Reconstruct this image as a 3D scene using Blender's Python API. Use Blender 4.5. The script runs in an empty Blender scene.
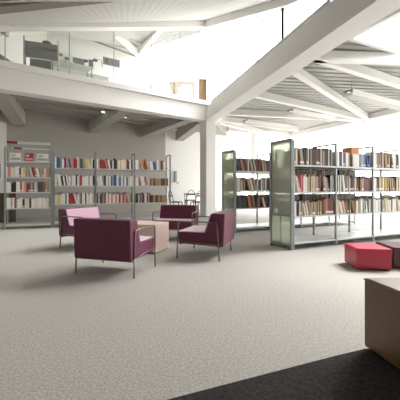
import bpy, bmesh, math, random
from mathutils import Vector, Matrix
C = bpy.context.scene.collection
R = random.Random(7)
H, F, E = 187.0, 320.0, 1.15          # horizon row, focal length in pixels, eye height

# ---------------------------------------------------------------- materials
def mat(name, col, rough=.6, metal=0, spec=.5, noise=0, nscale=60, sheen=0, bump=0, emit=None):
    m = bpy.data.materials.new(name); m.use_nodes = True
    nt = m.node_tree; b = nt.nodes['Principled BSDF']
    b.inputs['Base Color'].default_value = (*col, 1)
    b.inputs['Roughness'].default_value = rough
    b.inputs['Metallic'].default_value = metal
    b.inputs['Specular IOR Level'].default_value = spec
    if sheen:
        b.inputs['Sheen Weight'].default_value = sheen
        b.inputs['Sheen Roughness'].default_value = .4
    if noise or bump:
        tc = nt.nodes.new('ShaderNodeTexCoord'); n = nt.nodes.new('ShaderNodeTexNoise')
        n.inputs['Scale'].default_value = nscale; n.inputs['Detail'].default_value = 4
        nt.links.new(tc.outputs['Object'], n.inputs['Vector'])
        if noise:
            r = nt.nodes.new('ShaderNodeValToRGB')
            r.color_ramp.elements[0].position = .3; r.color_ramp.elements[1].position = .7
            r.color_ramp.elements[0].color = (*[c*(1-noise) for c in col], 1)
            r.color_ramp.elements[1].color = (*[min(1, c*(1+noise)) for c in col], 1)
            nt.links.new(n.outputs['Fac'], r.inputs['Fac']); nt.links.new(r.outputs['Color'], b.inputs['Base Color'])
        if bump:
            bp = nt.nodes.new('ShaderNodeBump'); bp.inputs['Strength'].default_value = bump
            bp.inputs['Distance'].default_value = .005
            nt.links.new(n.outputs['Fac'], bp.inputs['Height']); nt.links.new(bp.outputs['Normal'], b.inputs['Normal'])
    if emit:
        b.inputs['Emission Color'].default_value = (1, 1, 1, 1); b.inputs['Emission Strength'].default_value = emit
    return m

def glass(name, tint=(1, 1, 1), gl=.06):
    m = bpy.data.materials.new(name); m.use_nodes = True
    nt = m.node_tree; nt.nodes.clear()
    o = nt.nodes.new('ShaderNodeOutputMaterial'); mx = nt.nodes.new('ShaderNodeMixShader')
    t = nt.nodes.new('ShaderNodeBsdfTransparent'); g = nt.nodes.new('ShaderNodeBsdfGlossy')
    t.inputs['Color'].default_value = (*tint, 1); g.inputs['Roughness'].default_value = .03
    mx.inputs[0].default_value = gl
    nt.links.new(t.outputs[0], mx.inputs[1]); nt.links.new(g.outputs[0], mx.inputs[2]); nt.links.new(mx.outputs[0], o.inputs[0])
    return m

def frosted(name, col):
    m = bpy.data.materials.new(name); m.use_nodes = True
    nt = m.node_tree; nt.nodes.clear()
    o = nt.nodes.new('ShaderNodeOutputMaterial')
    t = nt.nodes.new('ShaderNodeBsdfTransparent'); t.inputs['Color'].default_value = (.80, .88, .76, 1)
    tl = nt.nodes.new('ShaderNodeBsdfTranslucent'); tl.inputs['Color'].default_value = (*col, 1)
    g = nt.nodes.new('ShaderNodeBsdfGlossy'); g.inputs['Roughness'].default_value = .25
    d = nt.nodes.new('ShaderNodeBsdfDiffuse'); d.inputs['Color'].default_value = (*[c*.85 for c in col], 1)
    a = nt.nodes.new('ShaderNodeMixShader'); a.inputs[0].default_value = .5
    b = nt.nodes.new('ShaderNodeMixShader'); b.inputs[0].default_value = .42
    c = nt.nodes.new('ShaderNodeMixShader'); c.inputs[0].default_value = .07
    L = nt.links.new
    L(tl.outputs[0], a.inputs[1]); L(d.outputs[0], a.inputs[2])
    L(a.outputs[0], b.inputs[1]); L(t.outputs[0], b.inputs[2])
    L(b.outputs[0], c.inputs[1]); L(g.outputs[0], c.inputs[2]); L(c.outputs[0], o.inputs[0])
    return m

def shiny(m):
    b = m.node_tree.nodes['Principled BSDF']; b.inputs['Coat Weight'].default_value = .10; b.inputs['Coat Roughness'].default_value = .3
M = dict(
    carpet=mat('carpet_light', (.45, .44, .415), .95, noise=.24, nscale=58, bump=.5, spec=.1),
    dark=mat('carpet_dark', (.042, .040, .040), .95, noise=.35, nscale=45, bump=.6, spec=.1),
    white=mat('white_paint', (.84, .83, .81), .5),
    ceil=mat('ceiling_paint', (.56, .55, .53), .6),
    deck=mat('steel_deck', (.40, .40, .385), .5),
    wallp=mat('wall_plaster', (.70, .68, .64), .8),
    wallb=mat('wall_shaded', (.46, .44, .41), .8),
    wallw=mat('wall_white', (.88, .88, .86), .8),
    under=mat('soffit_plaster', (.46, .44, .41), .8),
    steel=mat('shelf_steel', (.30, .33, .33), .4, metal=.25),
    shelfw=mat('shelf_board', (.62, .65, .65), .35),
    tube=mat('satin_tube', (.24, .215, .185), .35, metal=.8),
    plum=mat('plum_fabric', (.130, .018, .056), .5, noise=.12, nscale=120, sheen=.12, bump=.2),
    lilac=mat('lilac_fabric', (.56, .34, .46), .45, noise=.06, nscale=120, sheen=.4, bump=.2),
    seatlit=mat('lilac_fabric_lit', (.72, .53, .62), .5, noise=.05, nscale=120, sheen=.4),  # lighter copy of the lilac, glare on the seats put into its colour
    pink=mat('blush_vinyl', (.80, .61, .53), .35, noise=.04, nscale=30),
    red=mat('red_vinyl', (.52, .020, .058), .38, spec=.6, noise=.05, nscale=30),
    maroon=mat('maroon_vinyl', (.085, .018, .032), .35, spec=.6, noise=.05, nscale=30),
    brown=mat('brown_vinyl', (.16, .085, .030), .4, spec=.6, noise=.07, nscale=25),
    black=mat('black_plastic', (.02, .02, .022), .4),
    grey=mat('grey_metal', (.22, .22, .22), .45, metal=.3),
    midgrey=mat('mid_grey', (.38, .38, .37), .5),
    wood=mat('light_wood', (.50, .33, .19), .5, noise=.1, nscale=12),
    paper=mat('paper', (.82, .80, .75), .8),
    redsign=mat('sign_red', (.22, .02, .035), .5),
    taupe=mat('taupe_paint', (.27, .255, .235), .7),
    leaf=mat('leaf_green', (.16, .26, .09), .7, noise=.4, nscale=9),
    ground=mat('pale_paving', (.25, .25, .235), .9, noise=.08, nscale=3),
    glass=glass('clear_glass'), balg=glass('balustrade_glass', (.97, .99, .98), .07),
    frost=frosted('frosted_green_glass', (.90, .91, .80)),
    lamp=mat('lamp_diffuser', (.9, .9, .9), .5, emit=.6),
    spot=mat('spot_lens', (.9, .9, .9), .5, emit=3),
    bronze=mat('dark_bronze', (.10, .075, .055), .5),
)

for k_ in ('red','maroon','brown','pink'): shiny(M[k_])

# ---------------------------------------------------------------- mesh builder
class MB:
    def __init__(s): s.v = []; s.f = []; s.m = []
    def add(s, vs, fs, mi=0):
        o = len(s.v); s.v += [tuple(v) for v in vs]; s.f += [tuple(i+o for i in f) for f in fs]; s.m += [mi]*len(fs)
        return s
    def box(s, x0, x1, y0, y1, z0, z1, mi=0):
        vs = [(x0,y0,z0),(x1,y0,z0),(x1,y1,z0),(x0,y1,z0),(x0,y0,z1),(x1,y0,z1),(x1,y1,z1),(x0,y1,z1)]
        return s.add(vs, [(3,2,1,0),(4,5,6,7),(0,1,5,4),(1,2,6,5),(2,3,7,6),(3,0,4,7)], mi)
    def prism(s, poly, z0, z1, mi=0):
        n = len(poly)
        a = sum(poly[i][0]*poly[(i+1)%n][1]-poly[(i+1)%n][0]*poly[i][1] for i in range(n))
        if a < 0: poly = poly[::-1]
        vs = [(x,y,z0) for x,y in poly] + [(x,y,z1) for x,y in poly]
        fs = [tuple(range(n))[::-1], tuple(range(n,2*n))] + [(i,(i+1)%n,n+(i+1)%n,n+i) for i in range(n)]
        return s.add(vs, fs, mi)
    def beam(s, p, q, w, h, mi=0):
        """box from p to q; p,q are the middle of the bottom face"""
        p = Vector(p); q = Vector(q); d = (q-p); side = Vector((d.y,-d.x,0)).normalized()*w/2
        up = Vector((0,0,h)); vs = []
        for e in (p, q):
            vs += [e-side, e+side, e+side+up, e-side+up]
        return s.add(vs, [(0,1,2,3),(7,6,5,4),(0,4,5,1),(1,5,6,2),(2,6,7,3),(3,7,4,0)], mi)
    def tube(s, pts, r, seg=8, mi=0, cap=True):
        pts = [Vector(p) for p in pts]; n = len(pts); rings = []
        for i, p in enumerate(pts):
            t = (pts[min(i+1,n-1)]-pts[max(i-1,0)]).normalized()
            a = Vector((0,0,1)) if abs(t.z) < .9 else Vector((1,0,0))
            u = t.cross(a).normalized(); w = t.cross(u).normalized()
            rings.append([p+(u*math.cos(2*math.pi*k/seg)+w*math.sin(2*math.pi*k/seg))*r for k in range(seg)])
        # keep rings from twisting
        for i in range(1, n):
            best = min(range(seg), key=lambda o: sum((rings[i][(k+o)%seg]-rings[i-1][k]).length for k in range(seg)))
            rings[i] = rings[i][best:]+rings[i][:best]
        vs = [v for r_ in rings for v in r_]; fs = []
        for i in range(n-1):
            for k in range(seg):
                a, b = i*seg+k, i*seg+(k+1)%seg
                fs.append((a, b, b+seg, a+seg))
        if cap: fs += [tuple(range(seg))[::-1], tuple(range((n-1)*seg, n*seg))]
        return s.add(vs, fs, mi)
    def lathe(s, prof, seg=16, mi=0, at=(0,0,0)):
        vs = []; fs = []
        for r, z in prof:
            for k in range(seg):
                vs.append((at[0]+r*math.cos(2*math.pi*k/seg), at[1]+r*math.sin(2*math.pi*k/seg), at[2]+z))
        for i in range(len(prof)-1):
            for k in range(seg):
                a, b = i*seg+k, i*seg+(k+1)%seg
                fs.append((a, b, b+seg, a+seg))
        fs += [tuple(range(seg))[::-1], tuple(range((len(prof)-1)*seg, len(prof)*seg))]
        return s.add(vs, fs, mi)
    def build(s, name, mats, parent=None, bevel=0, seg=2, smooth=False):
        me = bpy.data.meshes.new(name); me.from_pydata(s.v, [], s.f)
        for m in (mats if isinstance(mats, (list, tuple)) else [mats]): me.materials.append(m)
        for p, i in zip(me.polygons, s.m): p.material_index = i
        bm = bmesh.new(); bm.from_mesh(me); bmesh.ops.recalc_face_normals(bm, faces=bm.faces); bm.to_mesh(me); bm.free()
        if smooth:
            for p in me.polygons: p.use_smooth = True
        o = bpy.data.objects.new(name, me); C.objects.link(o)
        if parent: o.parent = parent
        if bevel:
            b = o.modifiers.new('bevel', 'BEVEL'); b.width = bevel; b.segments = seg; b.limit_method = 'ANGLE'
        return o

def tag(o, label=None, cat=None, group=None, kind=None):
    if label: o['label'] = label
    if cat: o['category'] = cat
    if group: o['group'] = group
    if kind: o['kind'] = kind
    return o
def empty(name, loc, rz=0, label=None, cat=None, group=None, kind=None):
    o = bpy.data.objects.new(name, None); C.objects.link(o); o.empty_display_size = .1
    o.location = loc; o.rotation_euler = (0,0,rz)
    return tag(o, label, cat, group, kind)
def struct(name, mb, m, **k):
    return tag(mb.build(name, m, **k), kind='structure')
def at(px, py, Y): return Vector(((px-200)/F*Y, Y, E+(H-py)/F*Y))
def on(px, py, z): return at(px, py, (E-z)*F/(py-H))
def XY(px, Y): return ((px-200)/F*Y, Y)

# ---------------------------------------------------------------- the setting
struct('floor', MB().box(-7.2, 12, -5.2, 22, -.12, 0), M['carpet'])
dk = MB().prism([(-2.6,.735),(-.162,1.728),(.9,2.163),(1.17,2.265),(1.8,2.27),(4.5,3.3),(4.5,-3),(-2.6,-3)], 0, .006)
tag(dk.build('carpet_area', M['dark']), 'charcoal dark carpet area cut diagonally across the pale floor in the foreground', 'carpet')
struct('ground', MB().box(-30, 60, 22, 60, -.4, -.1).box(12, 60, -30, 22, -.4, -.1), M['ground'])

d36 = Vector((.81,.587,0)).normalized()
def gl(x): return 12.48+.725*x             # line of the mezzanine girder: y at x
def plane(x, y): return 2.06+.0713*x+.443*y

# walls
struct('wall_left', MB().box(-7.2, -6.9, -5.2, 11.5, 0, 4.0).box(-7.2, -6.9, -5.2, 14.6, 4.0, 8.6), M['wallp'])
def wallq(a, b, z0, z1, t=.2):
    a = Vector((*a,0)); b = Vector((*b,0)); n = Vector((-(b-a).y, (b-a).x, 0)).normalized()*t
    return MB().prism([tuple(a[:2]), tuple(b[:2]), tuple((b+n)[:2]), tuple((a+n)[:2])], z0, z1)
struct('wall_back', wallq((-7.2,11.2), (-1.65,15.22), 0, 4.0), M['wallb'])  # wall split in two tones: weaker light here is put into the colour
struct('wall_back', wallq((-1.65,15.22), (1.5,17.5), 0, 4.0), M['wallw'])  # white stretch of the split, its colour stands in for window light
struct('wall_upper', wallq((-7.2,14.2), (-3.3,17), 4.0, 8.6), M['wallw'])
struct('wall_rear', MB().box(-7.2, 12, -5.4, -5.2, 0, 5), M['under'])

# mezzanine slab, girders, column
slab = MB().prism([(-6.9,gl(-6.9)+.1),(.3,12.8),(1.5,17.6),(-3.3,17.2),(-6.9,14.6)], 3.95, 4.42)
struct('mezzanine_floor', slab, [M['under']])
g = MB().beam((-6.9,gl(-6.9)-.02,3.73), (.25,gl(.25)+.02,3.73), .42, .72)
g.beam((-6.9,gl(-6.9)-.08,4.30), (.2,gl(.2)-.06,4.30), .50, .17)
struct('girder_left', g, M['white'], bevel=.012)
def gr(y): return .40+.28*(12.6-y)
g = MB()
pr = [(-.24,3.73),(.24,3.73),(.24,4.42),(-.03,4.42),(-.03,4.36),(-.17,4.28)]
vs = [(gr(12.5)+a,12.5,z) for a,z in pr]+[(gr(-3)+a,-3,z) for a,z in pr]
g.add(vs, [(0,1,2,3,4,5),(11,10,9,8,7,6)]+[(i,(i+1)%6,6+(i+1)%6,6+i) for i in range(6)])
struct('girder_right', g, M['white'])
struct('column', MB().prism([(.0,12.62),(.24,12.38),(.62,12.62),(.62,13.1),(.05,13.1)], 0, 4.42), M['white'], bevel=.02)
struct('column', MB().prism([(.30,12.45),(.62,12.62),(.62,13.0),(.30,13.0)], 4.42, 7.7), M['white'], bevel=.02)

# soffit beams below the mezzanine
for i, (p, q, w) in enumerate((((-5.6,8.75), (-6.5,11.5), .42), ((-2.55,10.95), (-4.35,13.1), .40), ((-.35,12.4), (-2.5,14.45), .45), ((.15,13.0), (-1.0,15.5), .40))):
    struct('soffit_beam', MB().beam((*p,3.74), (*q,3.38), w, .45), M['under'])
b = MB()
for t in (.35, .62, .9):
    b.beam((-6.9,gl(-6.9)+3*t,3.86), (.4,gl(.4)+3.6*t,3.86), .10, .12)
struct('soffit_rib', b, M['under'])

# corrugated decks
def ruled(name, A0, A1, B0, B1, pitch=.28, dep=.07, m='deck'):
    A0, A1, B0, B1 = map(Vector, (A0, A1, B0, B1)); n = max(2, int(max((A1-A0).length, (B1-B0).length)/pitch))
    mb = MB(); tt = []
    for k in range(n):
        for u, h in ((0,0),(.5,0),(.62,dep),(.88,dep)): tt.append(((k+u)/n, h))
    tt.append((1,0)); vs = []
    for t, h in tt:
        vs += [A0.lerp(A1,t)+Vector((0,0,h)), B0.lerp(B1,t)+Vector((0,0,h))]
    fs = [(2*i,2*i+1,2*i+3,2*i+2) for i in range(len(tt)-1)]
    # upper skin, so the deck has thickness
    o = len(vs); vs += [A0+Vector((0,0,.16)), B0+Vector((0,0,.16)), A1+Vector((0,0,.16)), B1+Vector((0,0,.16))]
    fs.append((o, o+2, o+3, o+1))
    mb.add(vs, fs)
    return struct(name, mb, M[m])
PL = (-6.9, gl(-6.9), plane(-6.9, gl(-6.9))); PC = (.3, 12.7, 7.7)
ruled('ceiling_upper', (-6.9,7.6,5.3), (-6.9,14.6,8.35), (.3,12.7,7.85), (-3.3,17.1,8.35))
ruled('ceiling_upper', (-3.3,17.1,8.35), (-3.2,17.0,8.35), (.3,12.7,7.85), (1.2,14.2,8.35), .3)
ruled('ceiling', (-6.9,gl(-6.9),plane(-6.9,gl(-6.9))), (.3,12.7,7.75), (-6.9,4.6,plane(-6.9,4.6)), (2.35,5.6,plane(2.35,5.6)), .16, .003, 'ceil')
cm = MB().prism([(-6.9,4.7),(2.4,5.7),(5.4,-5.2),(-6.9,-5.2)], 4.55, 4.7)
struct('ceiling', cm, M['ceil'])
struct('ceiling_bulkhead', wallq((-6.9,4.65),(2.4,5.65), 4.55, 5.0), M['ceil'])

# beams at the edge of the hall roof
u = MB().beam((-6.9,gl(-6.9)+.05,4.84), (.15,12.65,7.42), .30, .38)
struct('roof_beam', u, M['white'])
u = MB().beam((.3,12.65,7.42), (2.0,7.0,5.10), .28, .40).beam((2.0,7.0,5.10), (2.35,5.6,4.6), .28, .40)
struct('roof_beam', u, M['white'])
a, b_ = at(-60,17,5.0), at(150,-5,6.0)
struct('roof_beam', MB().beam(a, b_, .22, .62), M['taupe'])
a, b_ = at(97,17,8.6), at(112,4,7.6)
struct('roof_beam', MB().beam(a, b_, .25, .3), M['ceil'])
a, b_ = at(196,12,11.6), at(150,-6,8.2)
struct('roof_beam', MB().beam(a, b_, .22, .35), M['white'])

# upstairs roof trusses
for p, q, w in ((at(104,26,12.6), at(139,57,16.5), .22), (at(172,16,12.2), at(138,58,16.6), .22)):
    struct('roof_truss', MB().beam(p, q, w, .22), M['white'])
struct('roof_truss', MB().tube([at(70,32,13.8), at(138,57,16.8)], .045), M['grey'])
struct('roof_truss', MB().tube([at(88,20,12.4), at(148,48,15.8)], .035), M['midgrey'])

# lower roof on the right: corrugated deck with a rooflight
POLY = [(.55,12.6),(1.5,17.7),(5.5,19.6),(8.7,13.5),(10.1,9),(10.1,-5.3),(5.6,-5.3)]
HOLE = [(3.25,6.95),(4.45,4.15),(7.4,5.5),(6.4,8.5)]
def lines(poly, u, d, n):
    r = []
    for i in range(len(poly)):
        a, b = Vector(poly[i]), Vector(poly[(i+1)%len(poly)]); ua, ub = a.dot(n)-u, b.dot(n)-u
        if (ua > 0) != (ub > 0):
            r.append((a+(b-a)*(ua/(ua-ub))).dot(d))
    return sorted(r)
def deck(name, poly, hole, ang, z, pitch=.30, dep=.075):
    d = Vector((math.cos(ang), math.sin(ang))); n = Vector((-d.y, d.x)); mb = MB()
    us = [Vector(p).dot(n) for p in poly]; u = min(us); 
    while u < max(us):
        prof = [(0,0),(.55,0),(.63,dep),(.92,dep),(1,0)]
        for (a, ha), (b, hb) in zip(prof, prof[1:]):
            um = u+(a+b)/2*pitch; L = lines(poly, um, d, n)
            if len(L) < 2: continue
            iv = [(L[0], L[-1])]; K = lines(hole, um, d, n) if hole else []
            if len(K) >= 2: iv = [(L[0], K[0]), (K[-1], L[-1])]
            for v0, v1 in iv:
                q = [n*(u+a*pitch)+d*v0, n*(u+a*pitch)+d*v1, n*(u+b*pitch)+d*v1, n*(u+b*pitch)+d*v0]
                mb.add([(q[0].x,q[0].y,z+ha),(q[1].x,q[1].y,z+ha),(q[2].x,q[2].y,z+hb),(q[3].x,q[3].y,z+hb)], [(0,1,2,3)])
        u += pitch
    return struct(name, mb, M['deck'])
deck('ceiling_right', POLY, HOLE, math.radians(8), 4.42)
e = MB()
for i in range(4):
    a, b = HOLE[i], HOLE[(i+1)%4]; e.beam((*a,4.36), (*b,4.36), .10, .38)
sk = struct('window_6', e, M['white'])
MB().prism(HOLE, 4.70, 4.72).build('pane', M['glass'], sk)
beams = [((2.36,7.6),(6.6,7.9)), ((2.5,7.45),(7.6,10.6)), ((2.21,8.14),(7.5,14.3)), ((1.28,10.26),(7.5,14.6)), ((.6,13.2),(7.5,14.6)),
         ((.82,15.0),(3.9,18.6)), ((1.1,14.7),(5.2,17.1)), ((7.5,14.4),(5.5,19.2)), ((7.5,14.4),(9.4,9.4))]
for p, q in beams:
    m = MB().beam((*p,4.14), (*q,4.14), .17, .07).beam((*p,4.20), (*q,4.20), .08, .2)
    struct('ceiling_beam', m, M['white'])

# ---------------------------------------------------------------- glazing
def window(name, pts, z0, z1, n, rails=(), w=.05, gm='glass', frame='white'):
    """one glazed wall: mullions and rails in one frame, one pane child"""
    fr = MB(); pn = MB()
    for a, b in zip(pts, pts[1:]):
        A = Vector((*a[:2],0)); B = Vector((*b[:2],0)); k = max(1, round(n*(B-A).length))
        za0 = a[2] if len(a) > 2 else z0; zb0 = b[2] if len(b) > 2 else z0
        za1 = a[3] if len(a) > 3 else z1; zb1 = b[3] if len(b) > 3 else z1
        for i in range(k+1):
            p = A.lerp(B, i/k); zt = za1+(zb1-za1)*i/k; zb = za0+(zb0-za0)*i/k
            fr.box(p.x-w/2, p.x+w/2, p.y-w/2, p.y+w/2, zb, zt)
        fr.beam((A.x,A.y,za0), (B.x,B.y,zb0), w*1.4, .08); fr.beam((A.x,A.y,za1-.08), (B.x,B.y,zb1-.08), w*1.4, .08)
        for r in rails: fr.beam((A.x,A.y,r), (B.x,B.y,r), w, .05)
        t = (B-A).normalized(); s = Vector((t.y,-t.x,0))*.006
        pn.add([(*(A+s)[:2],za0),(*(B+s)[:2],zb0),(*(B+s)[:2],zb1),(*(A+s)[:2],za1),(*(A-s)[:2],za0),(*(B-s)[:2],zb0),(*(B-s)[:2],zb1),(*(A-s)[:2],za1)],
               [(0,1,2,3),(7,6,5,4)])
    o = struct(name, fr, M[frame]); pn.build('pane', M[gm], o)
    return o
window('window_1', [(1.7,17.6),(5.4,19.3)], 0, 4.3, .8)
window('window_2', [(5.4,19.3),(8.5,13.4),(9.9,9)], 0, 4.3, .55)
window('window_3', [(9.9,9),(9.9,2.5)], 0, 4.3, .4)
struct('wall_right_blocker', MB().box(9.8,10.0,-5.2,2.5,0,4.5), M['under'])  # unseen solid stretch, added instead of glazing to cut light from the front
window('window_4', [(gr(12.4),12.4,4.42,7.6),(gr(7.3),7.3,4.42,5.35),(gr(5.7),5.7,4.42,4.75)], 0, 0, .72, w=.05, frame='shelfw')
window('window_5', [(-3.25,17.0),(.45,13.3)], 4.42, 8.3, .45, w=.06)
struct('trim_1', MB().beam((1.5,17.5,4.2),(5.5,19.4,4.2),.3,.4).beam((5.5,19.4,4.2),(8.6,13.4,4.2),.3,.4).beam((8.6,13.4,4.2),(10,9,4.2),.3,.4).beam((10,9,4.2),(10,-5.2,4.2),.3,.4), M['white'])
struct('column', MB().lathe([(.16,0),(.16,4.2)], 20, at=(2.95,17.8,0)), M['white'])
# glass screen along the mezzanine edge
bal = empty('glass_screen', (0,0,4.47), 0, 'tall clear glass screen standing on the edge of the upper floor', 'glass screen')
xs = [-6.6,-5.3,-3.95,-2.82,-1.72,-.75,-.04]
for a, b in zip(xs, xs[1:]):
    o = Vector((a, gl(a)+.08, 0)); q = Vector((b-.02, gl(b-.02)+.08, 0))
    za, zb = plane(a,gl(a))-4.7, plane(b,gl(b))-4.7
    s = Vector((.587,-.81,0))*.006
    pm = MB().add([tuple(o+s),tuple(q+s),tuple(q+s+Vector((0,0,zb))),tuple(o+s+Vector((0,0,za))),tuple(o-s),tuple(q-s),tuple(q-s+Vector((0,0,zb))),tuple(o-s+Vector((0,0,za)))],
              [(0,1,2,3),(7,6,5,4)])
    pm.build('pane', M['balg'], bal)
    MB().box(b-.018, b+.006, gl(b)+.07, gl(b)+.09, 0, zb).build('joint_strip', M['midgrey'], bal)

# ---------------------------------------------------------------- armchairs
def arc(c, r, a0, a1, n, ax):      # helper for rounded tube corners in the yz plane
    return [(ax, c[0]+r*math.cos(a), c[1]+r*math.sin(a)) for a in [a0+(a1-a0)*k/n for k in range(n+1)]]
def armchair(loc, fwd, label, inner='lilac', dp=1.0):
    rz = math.atan2(fwd[1], fwd[0])-math.pi/2
    t = empty('armchair', (loc[0],loc[1],0), rz, label, 'armchair', 'plum armchairs around the low table')
    t.scale = (1,dp,1)
    # outer shell: side profile (y, z), extruded in x
    prof = [(-.36,.735),(-.34,.215),(.31,.245),(.34,.43),(-.08,.43),(-.17,.735)]
    n = len(prof); w = .422
    mb = MB(); vs = [(-w,y,z) for y,z in prof]+[(w,y,z) for y,z in prof]
    mb.add(vs, [tuple(range(n)), tuple(range(n,2*n))[::-1]]+[(i,n+i,n+(i+1)%n,(i+1)%n) for i in range(n)])
    mb.build('body', M['plum'], t, bevel=.018, seg=3)
    p2 = [(.325,.425),(.325,.44),(-.06,.44),(-.06,.425)]
    mb = MB(); vs = [(-w+.012,y,z) for y,z in p2]+[(w-.012,y,z) for y,z in p2]
    mb.add(vs, [(0,1,2,3),(7,6,5,4)]+[(i,4+i,4+(i+1)%4,(i+1)%4) for i in range(4)])
    tag(mb.build('seat_cushion', M['seatlit'], t, bevel=.004), 'lilac seat pad in its lit tone')
    p2 = [(-.172,.728),(-.155,.728),(-.062,.43),(-.09,.43)]
    mb = MB(); vs = [(-w+.012,y,z) for y,z in p2]+[(w-.012,y,z) for y,z in p2]
    mb.add(vs, [(0,1,2,3),(7,6,5,4)]+[(i,4+i,4+(i+1)%4,(i+1)%4) for i in range(4)])
    bc = mb.build('back_cushion', M[inner], t, bevel=.004)
    if inner == 'lilac': tag(bc, 'pale lilac inner back pad')
    for s in (-1, 1):
        x = s*.436; top = .60; r = .045
        pts = [(x,-.275,.245)]+[(x,-.262,.45)]+arc((-.255+r,top-r), r, math.pi, math.pi/2, 5, x)+arc((.315-r,top-r), r, math.pi/2, 0, 5, x)+[(x,.325,.28)]
        MB().tube(pts, .0105).build('armrest', M['tube'], t, smooth=True)
        MB().tube([(x,-.275,.245),(x,-.285,0)], .0105).build('leg', M['tube'], t, smooth=True)
        MB().tube([(x,.325,.28),(x,.335,0)], .0105).build('leg', M['tube'], t, smooth=True)
        MB().tube([(x,-.275,.245),(x,.327,.28)], .008).build('side_rail', M['tube'], t, smooth=True)
    MB().box(-.41,.41,-.29,-.265,.198,.214).box(-.41,.41,.28,.305,.225,.243).build('under_frame', M['tube'], t)
    return t
armchair((-1.16,4.42), (.30,.954), 'plum armchair seen from behind, nearest one, with lilac seat and tube arms')
armchair((-2.20,6.32), (.90,-.44), 'plum armchair with lilac inner back in front of the left bookshelves')
armchair((-.53,7.15), (-.2,-.98), 'plum armchair facing us behind the pale pink block table', inner='plum')
armchair((.12,5.46), (-.95,.30), 'plum armchair in side view with lilac seat, nearest the white column', dp=1.13)

# ---------------------------------------------------------------- block seats
def block(name, corners, h, m, label, cat, grp=None):
    c = Vector((sum(p[0] for p in corners)/len(corners), sum(p[1] for p in corners)/len(corners), 0))
    t = empty(name, c, 0, label, cat, grp)
    loc = [(p[0]-c.x, p[1]-c.y) for p in corners]
    MB().prism(loc, .015, h).build('upholstered_body', m, t, bevel=.012, seg=3)
    MB().prism([(x*.9,y*.9) for x,y in loc], 0, .015).build('plinth', M['black'], t)
    # piped seam near the top edge
    if h > .4 and cat == 'pouf': t.location.z = .0065
    n = len(loc); s = MB()
    for i in range(n): s.tube([(loc[i][0]*1.001,loc[i][1]*1.001,h-.012),(loc[(i+1)%n][0]*1.001,loc[(i+1)%n][1]*1.001,h-.012)], .004, 6)
    s.build('seam_piping', m, t)
    return t
a = Vector((.954,-.30)); b = Vector((.30,.954)); o = Vector((-.755,5.47))
block('block_table', [tuple(o-a*.95), tuple(o), tuple(o+b*.57), tuple(o+b*.57-a*.95)], .50, M['pink'], 'pale pink upholstered block table between the plum armchairs', 'table')
block('pouf', [(2.17,4.43),(2.62,4.37),(2.65,4.88),(2.20,4.88)], .30, M['red'], 'low bright red block pouf in front of the right bookshelves', 'pouf')
block('pouf', [(2.72,4.50),(3.18,4.42),(3.24,4.94),(2.76,5.04)], .30, M['maroon'], 'low dark maroon block pouf at the right edge beside the red one', 'pouf')
block('pouf', [(1.165,2.275),(1.30,1.66),(1.95,1.72),(2.0,2.30)], .50, M['brown'], 'large tan brown block pouf in the right foreground on dark carpet', 'pouf')

# ---------------------------------------------------------------- books
PAL = dict(
    white=((.90,.89,.87),), cream=((.84,.76,.62),(.76,.70,.60)), grey=((.38,.38,.38),(.50,.49,.47)), black=((.025,.025,.03),),
    brown=((.16,.08,.045),(.22,.13,.08)), red=((.42,.035,.04),), pink=((.70,.30,.32),), orange=((.50,.19,.07),), blue=((.07,.16,.34),),
    yellow=((.72,.60,.20),), green=((.12,.24,.15),), tan=((.45,.33,.20),), charcoal=((.09,.08,.08),), maroon=((.20,.04,.05),))
BM = {}
for k, v in PAL.items():
    for i, c in enumerate(v): BM.setdefault(k, []).append(mat('book_'+k, c, .55))
def book_mesh(m, band):
    """unit book: spine on -y, thickness x 0..1, depth y 0..1, height z 0..1"""
    mb = MB()
    t = .10
    mb.box(0, t, .02, 1, 0, 1, 0).box(1-t, 1, .02, 1, 0, 1, 0)
    mb.add([(0,.02,0),(.25,0,0),(.75,0,0),(1,.02,0),(0,.02,1),(.25,0,1),(.75,0,1),(1,.02,1)],
           [(0,1,5,4),(1,2,6,5),(2,3,7,6),(0,3,2,1),(4,5,6,7),(0,4,7,3)], 0)
    mb.box(t, 1-t, .03, .97, .02, .975, 1)
    if band: mb.box(.08, .92, -.008, .012, .08, .22, 1)
    me = mb.build('book', [m, M['paper']]); d = me.data; bpy.data.objects.remove(me); return d
BMESH = {}
for k, ms in BM.items():
    for i, m in enumerate(ms):
        for band in (0, 1): BMESH[(k, i, band)] = book_mesh(m, band)
ORD = ['first','second','third','fourth','fifth','sixth','seventh','eighth','ninth','tenth','eleventh','twelfth','thirteenth','fourteenth',
       'fifteenth','sixteenth','seventeenth','eighteenth','nineteenth','twentieth']+['twenty-'+s for s in ('first','second','third','fourth','fifth','sixth','seventh','eighth','ninth')]+['thirtieth']+['thirty-'+s for s in ('first','second','third','fourth','fifth','sixth','seventh','eighth','ninth')]+['fortieth']
STUFF = []
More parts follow.
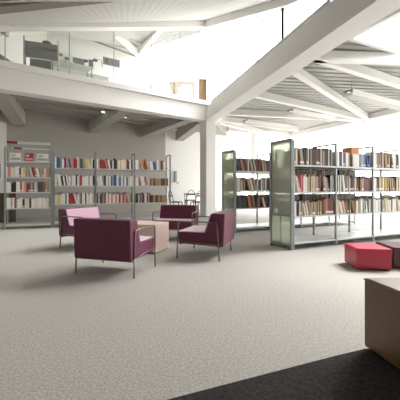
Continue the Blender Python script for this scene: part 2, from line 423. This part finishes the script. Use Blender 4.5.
def row(Mx, x0, x1, y, z, pal, where=None, group=None, h=(.22,.30), th=(.022,.05), dep=(.17,.21), fill=1.0, lean=.08, flip=False, seq=None):
    """a row of upright books between local x0..x1 with spines at local y; where=None adds it to the uncounted mass"""
    x = x0; k = 0; R_ = R; gap_at = x0+(x1-x0)*fill; leaning = 0
    while True:
        c = (seq[k] if seq and k < len(seq) else R_.choice(pal)); i = R_.randrange(len(BM[c]))
        w = R_.uniform(*th); hh = R_.uniform(*h); d = R_.uniform(*dep)
        if leaning == 0 and R_.random() < lean: leaning = R_.randint(2, 6); la = R_.uniform(.10,.28)
        ang = la if leaning else 0
        if leaning: leaning -= 1
        foot = (w/math.cos(ang)+.001)
        if x+foot+(hh*math.sin(ang)) > gap_at: 
            if ang and x+w < gap_at: ang = 0; foot = w+.001; leaning = 0
            else: break
        # leaning left: the lower left corner stays on the shelf
        if ang:
            if k == 0 or lastang == 0: x += hh*math.sin(ang)*1.0
        T = Matrix.Translation((x + (0 if not ang else 0), y, z)) @ Matrix.Rotation(-ang, 4, 'Y') if ang else Matrix.Translation((x, y, z))
        S = Matrix.Diagonal((w, d, hh, 1))
        if flip: S = Matrix.Translation((w, d, 0)) @ Matrix.Rotation(math.pi, 4, 'Z') @ S
        if ang:   # lean to the left: rotate about the lower left edge
            T = Matrix.Translation((x, y, z)) @ Matrix.Rotation(-ang, 4, 'Y')
            # raise so that the lower right corner does not sink
            T = Matrix.Translation((0,0,0)) @ T
        W = Mx @ T @ S
        if where:
            o = bpy.data.objects.new('book', BMESH[(c, i, R_.random() < .35)]); C.objects.link(o); o.matrix_world = W
            size = 'tall' if hh > sum(h)/2+.01 else 'short'
            tag(o, f'{size} {c} book, {ORD[k]} from left, {where}', 'book', group)
        else:
            STUFF.append((W, c, i))
        x += foot; k += 1; lastang = ang
    return k

# ---------------------------------------------------------------- shelving ranges
def post(mb, x, y0, y1, h):
    for y in (y0, y1-.035): mb.box(x-.02, x+.02, y, y+.035, 0, h)
    mb.box(x-.018, x+.018, y0, y1, h-.03, h); mb.box(x-.018, x+.018, y0+.03, y1-.03, .05, .09)
def shelving(name, o, ang, bays, bw, dep, h, zs, zb, label, panel=False, group=None):
    t = empty(name, (*o,0), ang, label, 'bookshelf', group)
    for i in range(bays+1):
        mb = MB(); post(mb, i*bw, 0, dep, h); mb.build('upright_frame', M['steel'], t, bevel=.003, seg=1)
    for i in range(bays):
        for z in zs+[zb]:
            mb = MB(); x0, x1 = i*bw+.021, (i+1)*bw-.021
            mb.box(x0, x1, .004, dep-.004, z-.012, z); mb.box(x0, x1, .002, .014, z-.030, z-.0125)
            mb.box(x0, x1, dep-.014, dep-.002, z-.030, z-.0125)
            mb.build('shelf', M['shelfw'], t)
        if dep > .45:
            mb = MB()
            for z in zs: mb.box(i*bw+.021, (i+1)*bw-.021, dep/2-.008, dep/2+.008, z+.05, z+.08)
            mb.build('book_stop', M['steel'], t)
    if panel:
        p = MB(); f = .035
        p.box(-.06, -.022, 0, f, 0, h+.03).box(-.06, -.022, dep-f, dep, 0, h+.03)
        p.box(-.06, -.022, f, dep-f, h-.01, h+.03).box(-.06, -.022, f, dep-f, .03, .08).box(-.052, -.03, dep/2-.008, dep/2+.008, .08, .62)
        p.box(-.052, -.03, f, dep-f, .60, .63)
        e = p.build('end_panel', M['steel'], t, bevel=.003, seg=1)
        tag(MB().box(-.046, -.036, f, dep-f, .08, h-.01).build('glass_pane', M['frost'], e), 'frosted pale green glass')
    Mx = Matrix.Translation((*o,0)) @ Matrix.Rotation(ang, 4, 'Z')
    return t, Mx

a25 = math.radians(24.9); a22 = math.radians(21.8)
# right, near
R1, MR1 = shelving('library_shelving', (1.71,5.83), a25, 4, 1.07, .62, 2.01, [.615,1.06,1.56], .13,
                   'steel library shelving run at right, nearest one, with frosted green end panel', True, 'steel library shelving')
bayn = ['glass-panel bay', 'middle bay', 'right-edge bay']
sh = {1.56:'top', 1.06:'middle', .615:'lower'}
pal1 = {
 (0,1.56):(['grey','brown','cream','tan','charcoal','grey','cream'],['charcoal','cream','orange','brown','grey','grey','charcoal','black','green','cream','black']),
 (0,1.06):(['white','cream','grey','pink','white','charcoal'],['white','cream','pink','pink','red','white','cream','white','grey']),
 (0,.615):(['cream','tan','cream','white','tan','grey'],['white','white','black','black','cream','charcoal']),
 (1,1.56):(['grey','cream','charcoal','white','blue','grey'],['grey','white','charcoal','maroon','white']),
 (1,1.06):(['grey','white','charcoal','grey','maroon','white'],['grey','charcoal','white','black','white','grey']),
 (1,.615):(['cream','white','grey','tan','white'],['tan','cream','cream','white','orange']),
 (2,1.56):(['white','cream','grey','brown','tan'],['white','white','cream','grey','maroon']),
 (2,1.06):(['cream','white','tan','yellow','cream'],['white','white','cream','grey','black','black']),
 (2,.615):(['white','cream','white','grey','charcoal'],['white','white','cream','white','white','tan'])}
for (bi, z), (pal, seq) in pal1.items():
    pal = pal+['charcoal','brown','tan']+(['brown','charcoal','black'] if z > 1.5 else ['black'])  # dark covers added so the shade on backlit fronts sits in the colours
    x0 = bi*1.07+.03; x1 = (bi+1)*1.07-.03
    if bi == 0 and z == .615: x1 = .74
    if (bi, z) == (1, 1.06): x1 = x0+.66
    if (bi, z) == (0, 1.56): x1 -= .02
    if (bi, z) == (1, 1.56): x1 -= .03
    kw = dict(where=f'on the {sh[z]} shelf of right shelving, {bayn[bi]}', group=f'books on the {sh[z]} shelf, {bayn[bi]}')
    if (bi, z) == (1, 1.56):
        row(MR1, x0, x0+.40, .03, z+.001, pal, h=(.25,.31), seq=seq, **kw)
        row(MR1, x0+.66, x1, .03, z+.001, ['cream','white','blue','grey'], h=(.24,.28), where='after the box on the top shelf, middle bay', group=kw['group'])
        continue
    lean = .30 if (bi, z) == (1, .615) else .09
    row(MR1, x0, x1, .03, z+.001, pal, h={1.56:(.28,.345),1.06:(.27,.33),.615:(.24,.29)}[z], th=(.020,.040), seq=seq, lean=lean, **kw)
    if (bi, z) == (0, .615): row(MR1, .75, 1.035, .03, z+.001, ['brown','maroon','orange'], h=(.29,.33), th=(.04,.07), lean=0, where='in the brown set at right end, lower shelf', group='brown volumes on the lower shelf')
    if (bi, z) == (1, 1.06): row(MR1, x0+.67, x1+.33, .03, z+.001, ['maroon','brown','grey'], h=(.26,.28), th=(.05,.07), lean=0, where='in the reddish set, middle shelf, middle bay', group='reddish volumes on the middle shelf')
def boxfile(Mx, x, y, z, w, d, h, m, label):
    o = MB().box(0,w,0,.008,0,h).box(0,w,d-.008,d,0,h).box(0,.008,.008,d-.008,0,h).box(w-.008,w,.008,d-.008,0,h).box(.008,w-.008,.008,d-.008,0,.008).box(.01,w-.01,.02,d-.02,.008,h-.03,1)
    ob = o.build('magazine_box', [m, M['paper']]); ob.matrix_world = Mx @ Matrix.Translation((x,y,z)); tag(ob, label, 'box')
boxfile(MR1, 1.07+.45, .03, 1.561, .22, .22, .40, BM['orange'][0], 'tall orange brown box standing among books on the top right shelf')
boxfile(MR1, 1.07+.46, .0, 1.561, .18, .025, .26, M['paper'], 'pale booklet stood in front of the tall orange box')
# rear rows of the near range (spines face away), seen only through gaps
for bi in range(4):
    for z in (.615, 1.06, 1.56):
        x1 = (bi+1)*1.07-.03
        if z == 1.56 and bi > 0: x1 -= .45
        if bi == 3: row(MR1, bi*1.07+.03, x1, .03, z+.001, ['cream','white','grey'], h=(.24,.29))
        row(MR1, bi*1.07+.03, x1, .40, z+.001, ['charcoal','brown','grey','black','cream'], h=((.435,.455) if z > .8 else (.37,.39)) if z < 1.2 and bi < 2 else (.26,.34), flip=True, fill=.96 if bi < 2 else .6)
# right, far
R2, MR2 = shelving('library_shelving', (.90,8.05), a25, 4, 1.07, .62, 2.06, [.61,1.06,1.56], .13,
                   'steel library shelving run behind the near right one, full of dark books', True, 'steel library shelving')
for bi in range(4):
    for z in (.61, 1.06, 1.56):
        pal = {1.56:['brown','charcoal','grey','tan','charcoal','cream','maroon','black'], 1.06:['charcoal','black','brown','grey','cream','tan'], .61:['charcoal','black','brown','grey','black','orange']}[z]
        row(MR2, bi*1.07+.03, (bi+1)*1.07-.03, .03, z+.001, pal, h=(.26,.34), lean=.2)
        row(MR2, bi*1.07+.03, (bi+1)*1.07-.03, .40, z+.001, pal, h=(.26,.33), flip=True, fill=.9)
# left: free-standing display unit, then a run of three bays
L1, ML1 = shelving('library_shelving', (-5.28,8.66), a22, 1, 1.14, .42, 2.24, [.567,1.01,1.43,1.86], .12,
                   'tall steel shelving unit at far left with red and white topic sign', False, 'steel library shelving')
L2, ML2 = shelving('library_shelving', (-5.28+1.20*.928,8.66+1.20*.371), a22, 3, 1.15, .50, 2.20, [.656,1.19,1.70], .14,
                   'steel library shelving run of three bays behind the left armchair', False, 'steel library shelving')
MB().box(.05, 1.12, 0, .02, 2.33, 2.40).build('sign_board', M['shelfw'], L1)
MB().box(.05, .30, -.006, 0, 2.33, 2.40).build('sign_band', M['redsign'], L1)
MB().box(.15, 1.12, .05, .07, 2.20, 2.235).build('sign_strip', M['shelfw'], L1)
MB().box(.20, .40, .044, .05, 2.19, 2.24).build('sign_band', M['redsign'], L1)
for x in (.10,1.05): MB().box(x,x+.02,.02,.04,2.2,2.36).build('sign_bracket', M['steel'], L1)
s3 = {.567:'lowest book', 1.01:'middle', 1.43:'upper'}
pl = {1.43:(['cream','white','grey','cream','tan','pink'],['cream','pink','cream','cream','white','white','black','cream','yellow','tan','grey','cream','maroon','orange','white']),
      1.01:(['cream','brown','charcoal','tan','grey'],['white','white','black','black','black','white','white','red','cream','pink','red','brown','grey','brown']),
      .567:(['white','cream','white','grey','cream'],['white','white','pink','white','brown','cream','white','cream','black','cream','cream','black','white','white'])}
for z, (pal, seq) in pl.items():
    row(ML1, .03, 1.11, .03, z+.001, pal, h=(.24,.29), th=(.035,.06), seq=seq, lean=.04,
        where=f'on the {s3[z]} shelf below the red sign', group=f'books on the {s3[z]} shelf below the red sign')
for k, (x, c, w, lab) in enumerate(((.10,'grey',.27,'greyscale magazine propped up on the display shelf under the topic sign'), (.46,'red',.22,'red magazine propped up on the display shelf, between two grey ones'), (.76,'grey',.30,'pale grey magazine propped up at right on the display shelf'))):
    mg = MB().box(0,w,0,.008,0,.24).box(.02,w-.02,-.002,0,.03,.10,1).box(.03,w*.5,-.002,0,.13,.2,2)
    ob = mg.build('magazine', [BM[c][0] if c == 'red' else M['paper'], BM['grey'][0] if c == 'grey' else BM['pink'][0], BM['grey'][1]])
    ob.matrix_world = ML1 @ Matrix.Translation((x,.06,1.863)) @ Matrix.Rotation(-.25, 4, 'X'); tag(ob, lab, 'magazine')
lp = {
 (0,1.70):(['white','grey','cream','red','yellow','blue'],['white','blue','blue','grey','white','maroon','pink','blue','pink','red','red','cream','grey','charcoal','green','yellow','yellow','cream','cream','black','brown','white']),
 (0,1.19):(['white','grey','white','charcoal'],['cream','white','white','black','white','charcoal','white','white','grey','white','white','charcoal','white','pink','red','cream']),
 (0,.656):(['white','cream','white','charcoal'],['cream','cream','yellow','cream','white','white','green','white','red','red','red','white','white','grey','black','white']),
 (1,1.70):(['cream','white','charcoal','red','white'],['white','pink','red','red','brown','pink','red','white','charcoal','white','black','charcoal','cream','white','yellow','cream','white']),
 (1,1.19):(['white','grey','white','cream','blue'],['white','cream','white','grey','charcoal','white','grey','white','blue','grey','blue','blue','white']),
 (1,.656):(['white','pink','charcoal','tan','cream'],None),
 (2,1.70):(['cream','white','orange','grey'],['white','white','pink','cream','orange','orange','cream','tan','white','white','blue','blue','white','cream','grey','charcoal']),
 (2,1.19):(['white','pink','cream'],None), (2,.656):(['white','pink','charcoal'],None)}
for (bi, z), (pal, seq) in lp.items():
    x0 = bi*1.15+.03; x1 = (bi+1)*1.15-.03
    if bi == 2 and z < 1.5:
        row(ML2, x0, x0+.48, .03, z+.001, pal, h=(.25,.33), th=(.03,.05), lean=.15)
        row(ML2, x0+.50, x1, .03, z+.001, ['tan','brown','tan'], h=(.22,.24), th=(.05,.07), lean=0)
    else:
        row(ML2, x0, x1-.1*(bi==2), .03, z+.001, pal, h=(.25,.33), th=(.035,.055), seq=seq, lean=.05)
    if z < 1.5 and bi < 2: row(ML2, x0, x1, .28, z+.001, ['charcoal','tan','brown','grey'], h=(.26,.36), flip=True, fill=.9)
# the uncounted rest of the books, one object
def stuff_books():
    mb = MB(); mats = []; idx = {}
    for W, c, i in STUFF:
        if (c,i) not in idx: idx[(c,i)] = len(mats)+1; mats.append(BM[c][i])
        t = MB(); t.box(0,.1,.02,1,0,1).box(.9,1,.02,1,0,1).box(.1,.9,0,.03,0,1)
        mb.add([W @ Vector(v) for v in t.v], t.f, idx[(c,i)])
        p = MB(); p.box(.1,.9,.03,.97,.02,.975); mb.add([W @ Vector(v) for v in p.v], p.f, 0)
    o = mb.build('books', [M['paper']]+mats)
    tag(o, 'many small distant books filling the far right shelving and the left three-bay run', 'books', kind='stuff')
stuff_books()

# ---------------------------------------------------------------- cafe corner by the white wall
def cafe_chair(x, y, rz, label):
    t = empty('cafe_chair', (x,y,0), rz, label, 'chair', 'black cafe chairs by the white wall')
    k = 1.2
    MB().lathe([(.20*k,.44*k),(.21*k,.455*k),(.20*k,.47*k)], 20).build('seat', M['black'], t)
    for sx in (-1, 1):
        for sy in (-1, 1):
            MB().tube([(sx*.15*k,sy*.15*k,.45*k),(sx*.19*k,sy*.20*k,0)], .020).build('leg', M['black'], t, smooth=True)
    hoop = [(.18*k*math.cos(a), -.17*k-.05*k*math.sin(a), .46*k+.38*k*math.sin(a)) for a in [math.pi*j/12 for j in range(13)]]
    MB().tube(hoop, .014).build('back_hoop', M['black'], t, smooth=True)
    MB().tube([(-.15*k,-.21*k,.66*k),(0,-.235*k,.67*k),(.15*k,-.21*k,.66*k)], .024).build('back_rail', M['black'], t, smooth=True)
cafe_chair(-.97,12.95, math.radians(-62), 'black cafe chair with rounded back left of the grey table')
cafe_chair(-.12,13.05, math.radians(35), 'black cafe chair tucked at the near side of the grey table')
cafe_chair(-.45,14.75, math.radians(170), 'black cafe chair behind the grey table, only its back showing')
t = empty('cafe_table', (-.22,13.75,0), math.radians(10), 'grey rectangular cafe table by the white wall behind the armchairs', 'table')
MB().box(-.45,.35,-.32,.32,.84,.875).build('tabletop', M['grey'], t, bevel=.005)
for sx in (-.40,.30):
    for sy in (-.27,.27): MB().tube([(sx,sy,.84),(sx,sy,0)], .018).build('leg', M['grey'], t, smooth=True)
# coat hook strip / wall phone on the white wall
p = Vector((-1.25,15.45,0))
t = empty('wall_phone', (-1.22,15.40,1.5), math.radians(36), 'dark grey handset unit mounted on the white wall beside the shelves', 'wall phone')
MB().box(-.07,.07,-.09,-.01,-.12,.42).build('housing', M['grey'], t, bevel=.01)
MB().tube([(.07,-.05,-.1),(.13,-.06,-.2),(.2,-.06,-.1)], .02).build('cord', M['grey'], t, smooth=True)
# far left dark cabinet
t = empty('cabinet', (-6.55,10.45,0), math.radians(36), 'dark brown cabinet against the left wall beside the tall shelving unit', 'cabinet')
MB().box(-.25,.45,-.2,.2,0,.95).build('body', M['bronze'], t, bevel=.01)
MB().box(-.22,.09,-.215,-.2,.06,.9).build('door', M['bronze'], t); MB().box(.11,.42,-.215,-.2,.06,.9).build('door', M['bronze'], t)
t = empty('wall_display', (-6.84,10.2,1.45), 0, 'black box shaped display fixed to the left wall', 'display')
MB().box(0,.10,-.5,.62,0,.5).build('screen_box', M['black'], t, bevel=.01)

# ---------------------------------------------------------------- upstairs furniture
Z2 = 4.42
def placed(px, Y, dz=0): return ((px-200)/F*Y, Y, Z2+dz)
t = empty('book_trolley', placed(24,9.75), math.radians(22), 'grey metal trolley with two deep shelves behind the upper glass', 'trolley')
for x in (0, .95):
    for y in (0,.34): MB().tube([(x,y,.06),(x,y,1.34 if y == 0 else 1.25)], .02).build('post', M['midgrey'], t, smooth=True)
for z in (.92,1.16): MB().box(.02,.93,0,.34,z-.10,z+.05).build('shelf', M['grey'], t, bevel=.006)
MB().box(.15,.75,.03,.3,.35,.70).build('drawer_box', M['grey'], t)
for x in (0,.95): MB().lathe([(.03,0),(.04,.03),(.03,.06)], 10, at=(x,0,0)).lathe([(.03,0),(.04,.03),(.03,.06)], 10, at=(x,.34,0)).build('castor', M['black'], t)
def cushion(name, px, Y, z, w, d, h, m, label, cat, rz=.5):
    o = MB().box(-w/2,w/2,-d/2,d/2,0,h).build(name, m, bevel=min(w,d,h)*.25, seg=3); o.location = ((px-200)/F*Y, Y, z); o.rotation_euler = (0,0,rz); tag(o, label, cat)
tp = (math.cos(math.radians(22)), math.sin(math.radians(22)))
tx, ty = (24-200)/F*9.75, 9.75
o = MB().lathe([(.10,0),(.15,.03),(.13,.10),(.05,.14)], 14).build('bag', M['bronze']); o.location = (tx+.62*tp[0]-.17*tp[1], ty+.62*tp[1]+.17*tp[0], Z2+1.212); tag(o, 'small dark brown bag lying on top of the grey trolley', 'bag')
# desks
def desk(px, Y, w, d, h, rz, label, screen=False):
    t = empty('desk', placed(px,Y), rz, label, 'desk')
    MB().box(0,w,0,d,h-.03,h).build('desktop', M['shelfw'], t, bevel=.004)
    for x in (.03,w-.03):
        for y in (.05,d-.05): MB().box(x-.02,x+.02,y-.02,y+.02,0,h-.03).build('leg', M['midgrey'], t)
    MB().box(.05,w-.05,d-.04,d-.02,.2,h-.03).build('modesty_panel', M['white'], t)
    return t
dz = lambda py, Y: E+(H-py)/F*Y-Z2
desk(52,10.6, 1.35,.6, 1.0, math.radians(36), 'white desk with pale top behind the upper glass, next to the trolley')
desk(74,11.6, 1.3,.6, .98, math.radians(36), 'long white desk on the upper floor left of the wall radiator')
def onup(px, py, Y): return at(px, py, Y)
def item(name, px, py, Y, build, label, cat, rz=.63):
    t = empty(name, at(px,py,Y), rz, label, cat); build(t); return t
item('light_box', 54, 59.5, 10.75, lambda t: (MB().box(-.05,.65,0,.3,0,.06).build('base', M['shelfw'], t), MB().box(-.02,.62,.1,.14,.06,.36).build('panel', M['paper'], t), MB().box(.12,.3,.095,.1,.2,.3).build('picture', BM['orange'][0], t), MB().box(.36,.5,.095,.1,.12,.22).build('picture', BM['green'][0], t)),
     'white display stand with small coloured pictures on the upper desk', 'display stand')
item('monitor', 73, 64, 11.4, lambda t: (MB().box(0,.4,0,.03,0,.26).build('screen', M['grey'], t), MB().box(.16,.24,.03,.08,-.06,.06).build('stand', M['grey'], t)),
     'grey monitor seen from behind, left one on the upper floor', 'monitor')
item('monitor', 89, 66.5, 12.2, lambda t: (MB().box(0,.16,0,.05,0,.28).build('screen', M['grey'], t), MB().box(.05,.1,.05,.09,-.08,.04).build('stand', M['grey'], t)),
     'narrow grey screen standing on the long white upper desk', 'monitor')
for px, py in ((85.5,61.5),(95,60.8)):
    item('desk_lamp', px, py, 12.2, lambda t: (MB().lathe([(.10,0),(.08,.05),(.03,.08)], 12).build('lamp_head', M['black'], t), MB().tube([(0,0,.05),(.25,.02,.10),(.3,.02,-.2)], .012).build('arm', M['black'], t)),
         'small black desk lamp '+('left' if px < 90 else 'right')+' of the pair above the long upper desk', 'lamp')
# radiator on the upper back wall
t = empty('radiator', (at(103,64,14.9)), math.radians(36), 'grey ribbed radiator grille on the white upper wall', 'radiator')
s = MB().box(0,.82,.0,.03,0,.36)
s.build('back_plate', M['midgrey'], t)
for i in range(11):
    MB().box(.02+i*.073,.06+i*.073,-.03,0,.02,.34).build('fin', M['grey'], t)
# upstairs grey chair and plant-like clutter near x 110
t = empty('office_chair', placed(104,13.3), .5, 'grey office chair behind the upper edge near the radiator', 'chair')
MB().box(-.25,.25,-.25,.25,.5,.58).build('seat', M['midgrey'], t, bevel=.03); MB().box(-.24,.24,.2,.26,.62,1.0).build('backrest', M['grey'], t, bevel=.02)
MB().lathe([(.03,0),(.03,.5)], 10).build('stem', M['grey'], t)
for k in range(5): MB().tube([(0,0,.08),(.3*math.cos(k*1.257),.3*math.sin(k*1.257),.04)], .02).build('foot', M['black'], t)
t = empty('potted_plant', placed(114,13.9), 0, 'small dark leafed potted plant behind the upper edge', 'plant')
MB().lathe([(.10,0),(.14,.65),(.12,.65)], 14).build('pot', M['midgrey'], t)
lf = MB()
for k in range(34):
    a = R.uniform(0,6.28); l = R.uniform(.3,.55); tilt = R.uniform(.3,1.1)
    d = Vector((math.cos(a)*math.sin(tilt), math.sin(a)*math.sin(tilt), math.cos(tilt))); s_ = Vector((-math.sin(a),math.cos(a),0))*.035; b0 = Vector((0,0,.66))
    lf.add([b0+s_*.3, b0-s_*.3, b0+d*l*.6-s_, b0+d*l, b0+d*l*.6+s_], [(0,1,2,3,4)])
lf.build('foliage', M['leaf'], t)
# wooden counter upstairs at right
t = empty('wooden_bench', (-1.25,12.95,4.42), 0, 'pale wooden bench with open arch below, on the upper floor beside the column', 'bench')
MB().box(0,1.05,0,.45,.90,1.0).build('top', M['wood'], t, bevel=.01)
MB().box(.02,.38,.02,.43,0,.90).build('side_panel', M['wood'], t); MB().box(.93,1.03,.02,.43,0,.90).build('side_panel', M['wood'], t)
t = empty('wooden_board', (0.0,12.80,4.42), 0, 'pale upright wooden board standing between the bench and the column', 'board')
MB().box(-.04,.27,0,.04,0,1.06).build('panel', M['wood'], t, bevel=.004); MB().box(-.04,.27,-.01,.12,0,.03).build('foot', M['wood'], t)
t = empty('low_cabinet', placed(150,12.15), math.radians(20), 'low grey topped cabinet along the upper glass left of the bench', 'cabinet')
MB().box(0,.6,0,.35,0,.60).build('body', M['white'], t); MB().box(-.02,.62,-.02,.37,.60,.63).build('top', M['midgrey'], t)
# wall speaker upstairs left
t = empty('wall_speaker', (-6.86,11.15,E+(H-35)/F*11.1), 0, 'small grey speaker on the upper left wall', 'speaker')
MB().box(0,.16,-.1,.1,0,.22).build('housing', M['midgrey'], t, bevel=.02); MB().box(-.03,.02,-.02,.02,.2,.30).build('bracket', M['grey'], t)
t = empty('wall_monitor', (-6.86,11.2,E+(H-62)/F*11.1), 0, 'black flat monitor on the upper left wall beside the trolley', 'monitor')
MB().box(0,.06,-.3,.8,0,.20).build('screen', M['black'], t, bevel=.01)

# ---------------------------------------------------------------- luminaires
def louvre(p, q, label):
    p = Vector(p); q = Vector(q); L = (q-p).length; rz = math.atan2(q.y-p.y, q.x-p.x)
    t = empty('ceiling_luminaire', (p.x,p.y,3.96), rz, label, 'ceiling light', 'louvred strip lights under the right roof')
    MB().box(0,L,-.16,.16,.12,.17).build('tray', M['grey'], t)
    MB().box(0,L,-.17,-.16,0,.17).box(0,L,.16,.17,0,.17).build('side_plate', M['white'], t)
    MB().box(.02,L-.02,-.03,.03,.085,.118).build('tube_lamp', M['lamp'], t)
    bl = MB(); n = int(L/.17)
    for i in range(n+1): bl.box(i*L/n-.012, i*L/n+.012, -.159, .159, -.03, .08)
    bl.build('louvre', M['white'], t)
    for x in (.2, L-.2): MB().tube([(x,0,.17),(x,0,.48)], .008).build('hanger', M['grey'], t)
louvre((4.55,9.85,0), (7.9,11.9,0), 'louvred white strip light at right under the rooflight beams')
louvre((3.45,12.3,0), (5.6,13.6,0), 'louvred white strip light in the middle of the right roof')
louvre((2.0,14.2,0), (4.2,15.4,0), 'louvred white strip light farthest back near the column')
for px, py in ((103,113),(126,118.5)):
    Y = (3.86-E)*F/(H-py); p = at(px, py, Y)
    t = empty('downlight', (p.x,p.y,3.95), 0, 'small round ceiling downlight '+('left' if px < 110 else 'right')+' of the pair under the upper floor', 'ceiling light', 'downlights under the upper floor')
    MB().lathe([(.07,-.05),(.09,-.05),(.09,0),(.07,0)], 18).build('ring', M['white'], t)
    MB().lathe([(.055,-.052),(.055,-.02)], 16).build('lens', M['spot'], t)
t = empty('linear_luminaire', (-5.2,10.35,3.80), math.radians(36), 'unlit grey strip light under the upper floor above the left shelves', 'ceiling light')
MB().box(0,1.9,-.06,.06,0,.05).build('housing', M['midgrey'], t); MB().box(.05,1.85,-.04,.04,-.01,0).build('diffuser', M['under'], t)
for x in (.2,1.7): MB().tube([(x,0,.05),(x,0,.15)], .01).build('hanger', M['grey'], t)
# smoke detector on the lower right roof
p = at(361,24,5.9)

# ---------------------------------------------------------------- outside
for k, (x, y, r) in enumerate(((2.2,24,1.3),(5.0,25,1.6),(8.0,23,1.2),(14,16,1.5),(15,10,1.3))):
    t = empty('shrub', (x,y,-.1), 0, ['green shrub outside the far window, left one','green shrub outside the far window, middle one','green shrub outside the far window, right one','green shrub outside the right windows, farther one','green shrub outside the right windows, nearer one'][k], 'shrub', 'shrubs outside the windows')
    MB().tube([(0,0,0),(0,0,.5)], .06).build('stem', M['bronze'], t)
    fm = MB()
    for j in range(420):
        a = R.uniform(0,6.283); c = R.uniform(-1,1); q = Vector((math.sqrt(1-c*c)*math.cos(a), math.sqrt(1-c*c)*math.sin(a), c))
        p = Vector((q.x*r*R.uniform(.7,1), q.y*r*.8*R.uniform(.7,1), .3+r*.75+q.z*r*.75*R.uniform(.7,1)))
        u_ = q.orthogonal().normalized(); v_ = q.cross(u_); an = R.uniform(0,3); u_, v_ = u_*math.cos(an)+v_*math.sin(an), v_*math.cos(an)-u_*math.sin(an)
        s_ = R.uniform(.10,.2); fm.add([p-u_*s_, p-v_*s_*.5, p+u_*s_, p+v_*s_*.5], [(0,1,2,3)])
    fm.build('foliage', M['leaf'], t)

# ---------------------------------------------------------------- light and camera
w = bpy.data.worlds.new('World'); bpy.context.scene.world = w; w.use_nodes = True
bg = w.node_tree.nodes['Background']; bg.inputs[0].default_value = (1,.99,.975,1); bg.inputs[1].default_value = 2.7
sn = bpy.data.lights.new('sun', 'SUN'); sn.energy = 8; sn.angle = math.radians(42); sn.color = (1,.97,.93)
so = bpy.data.objects.new('sun', sn); C.objects.link(so)
so.rotation_euler = Vector((.62,.42,.66)).to_track_quat('Z', 'Y').to_euler()
cam = bpy.data.cameras.new('camera'); co = bpy.data.objects.new('camera', cam); C.objects.link(co)
co.location = (0,0,E); co.rotation_euler = (math.radians(90),0,0)
cam.sensor_width = 36; cam.lens = F/400*36; cam.shift_y = -(200-H)/400; cam.clip_start = .05; cam.clip_end = 200
sc = bpy.context.scene; sc.camera = co
sc.view_settings.view_transform = 'Standard'; sc.view_settings.look = 'None'; sc.view_settings.gamma = 1; sc.view_settings.exposure = 1.05
sc.cycles.max_bounces = 16; sc.cycles.diffuse_bounces = 10; sc.cycles.transparent_max_bounces = 16
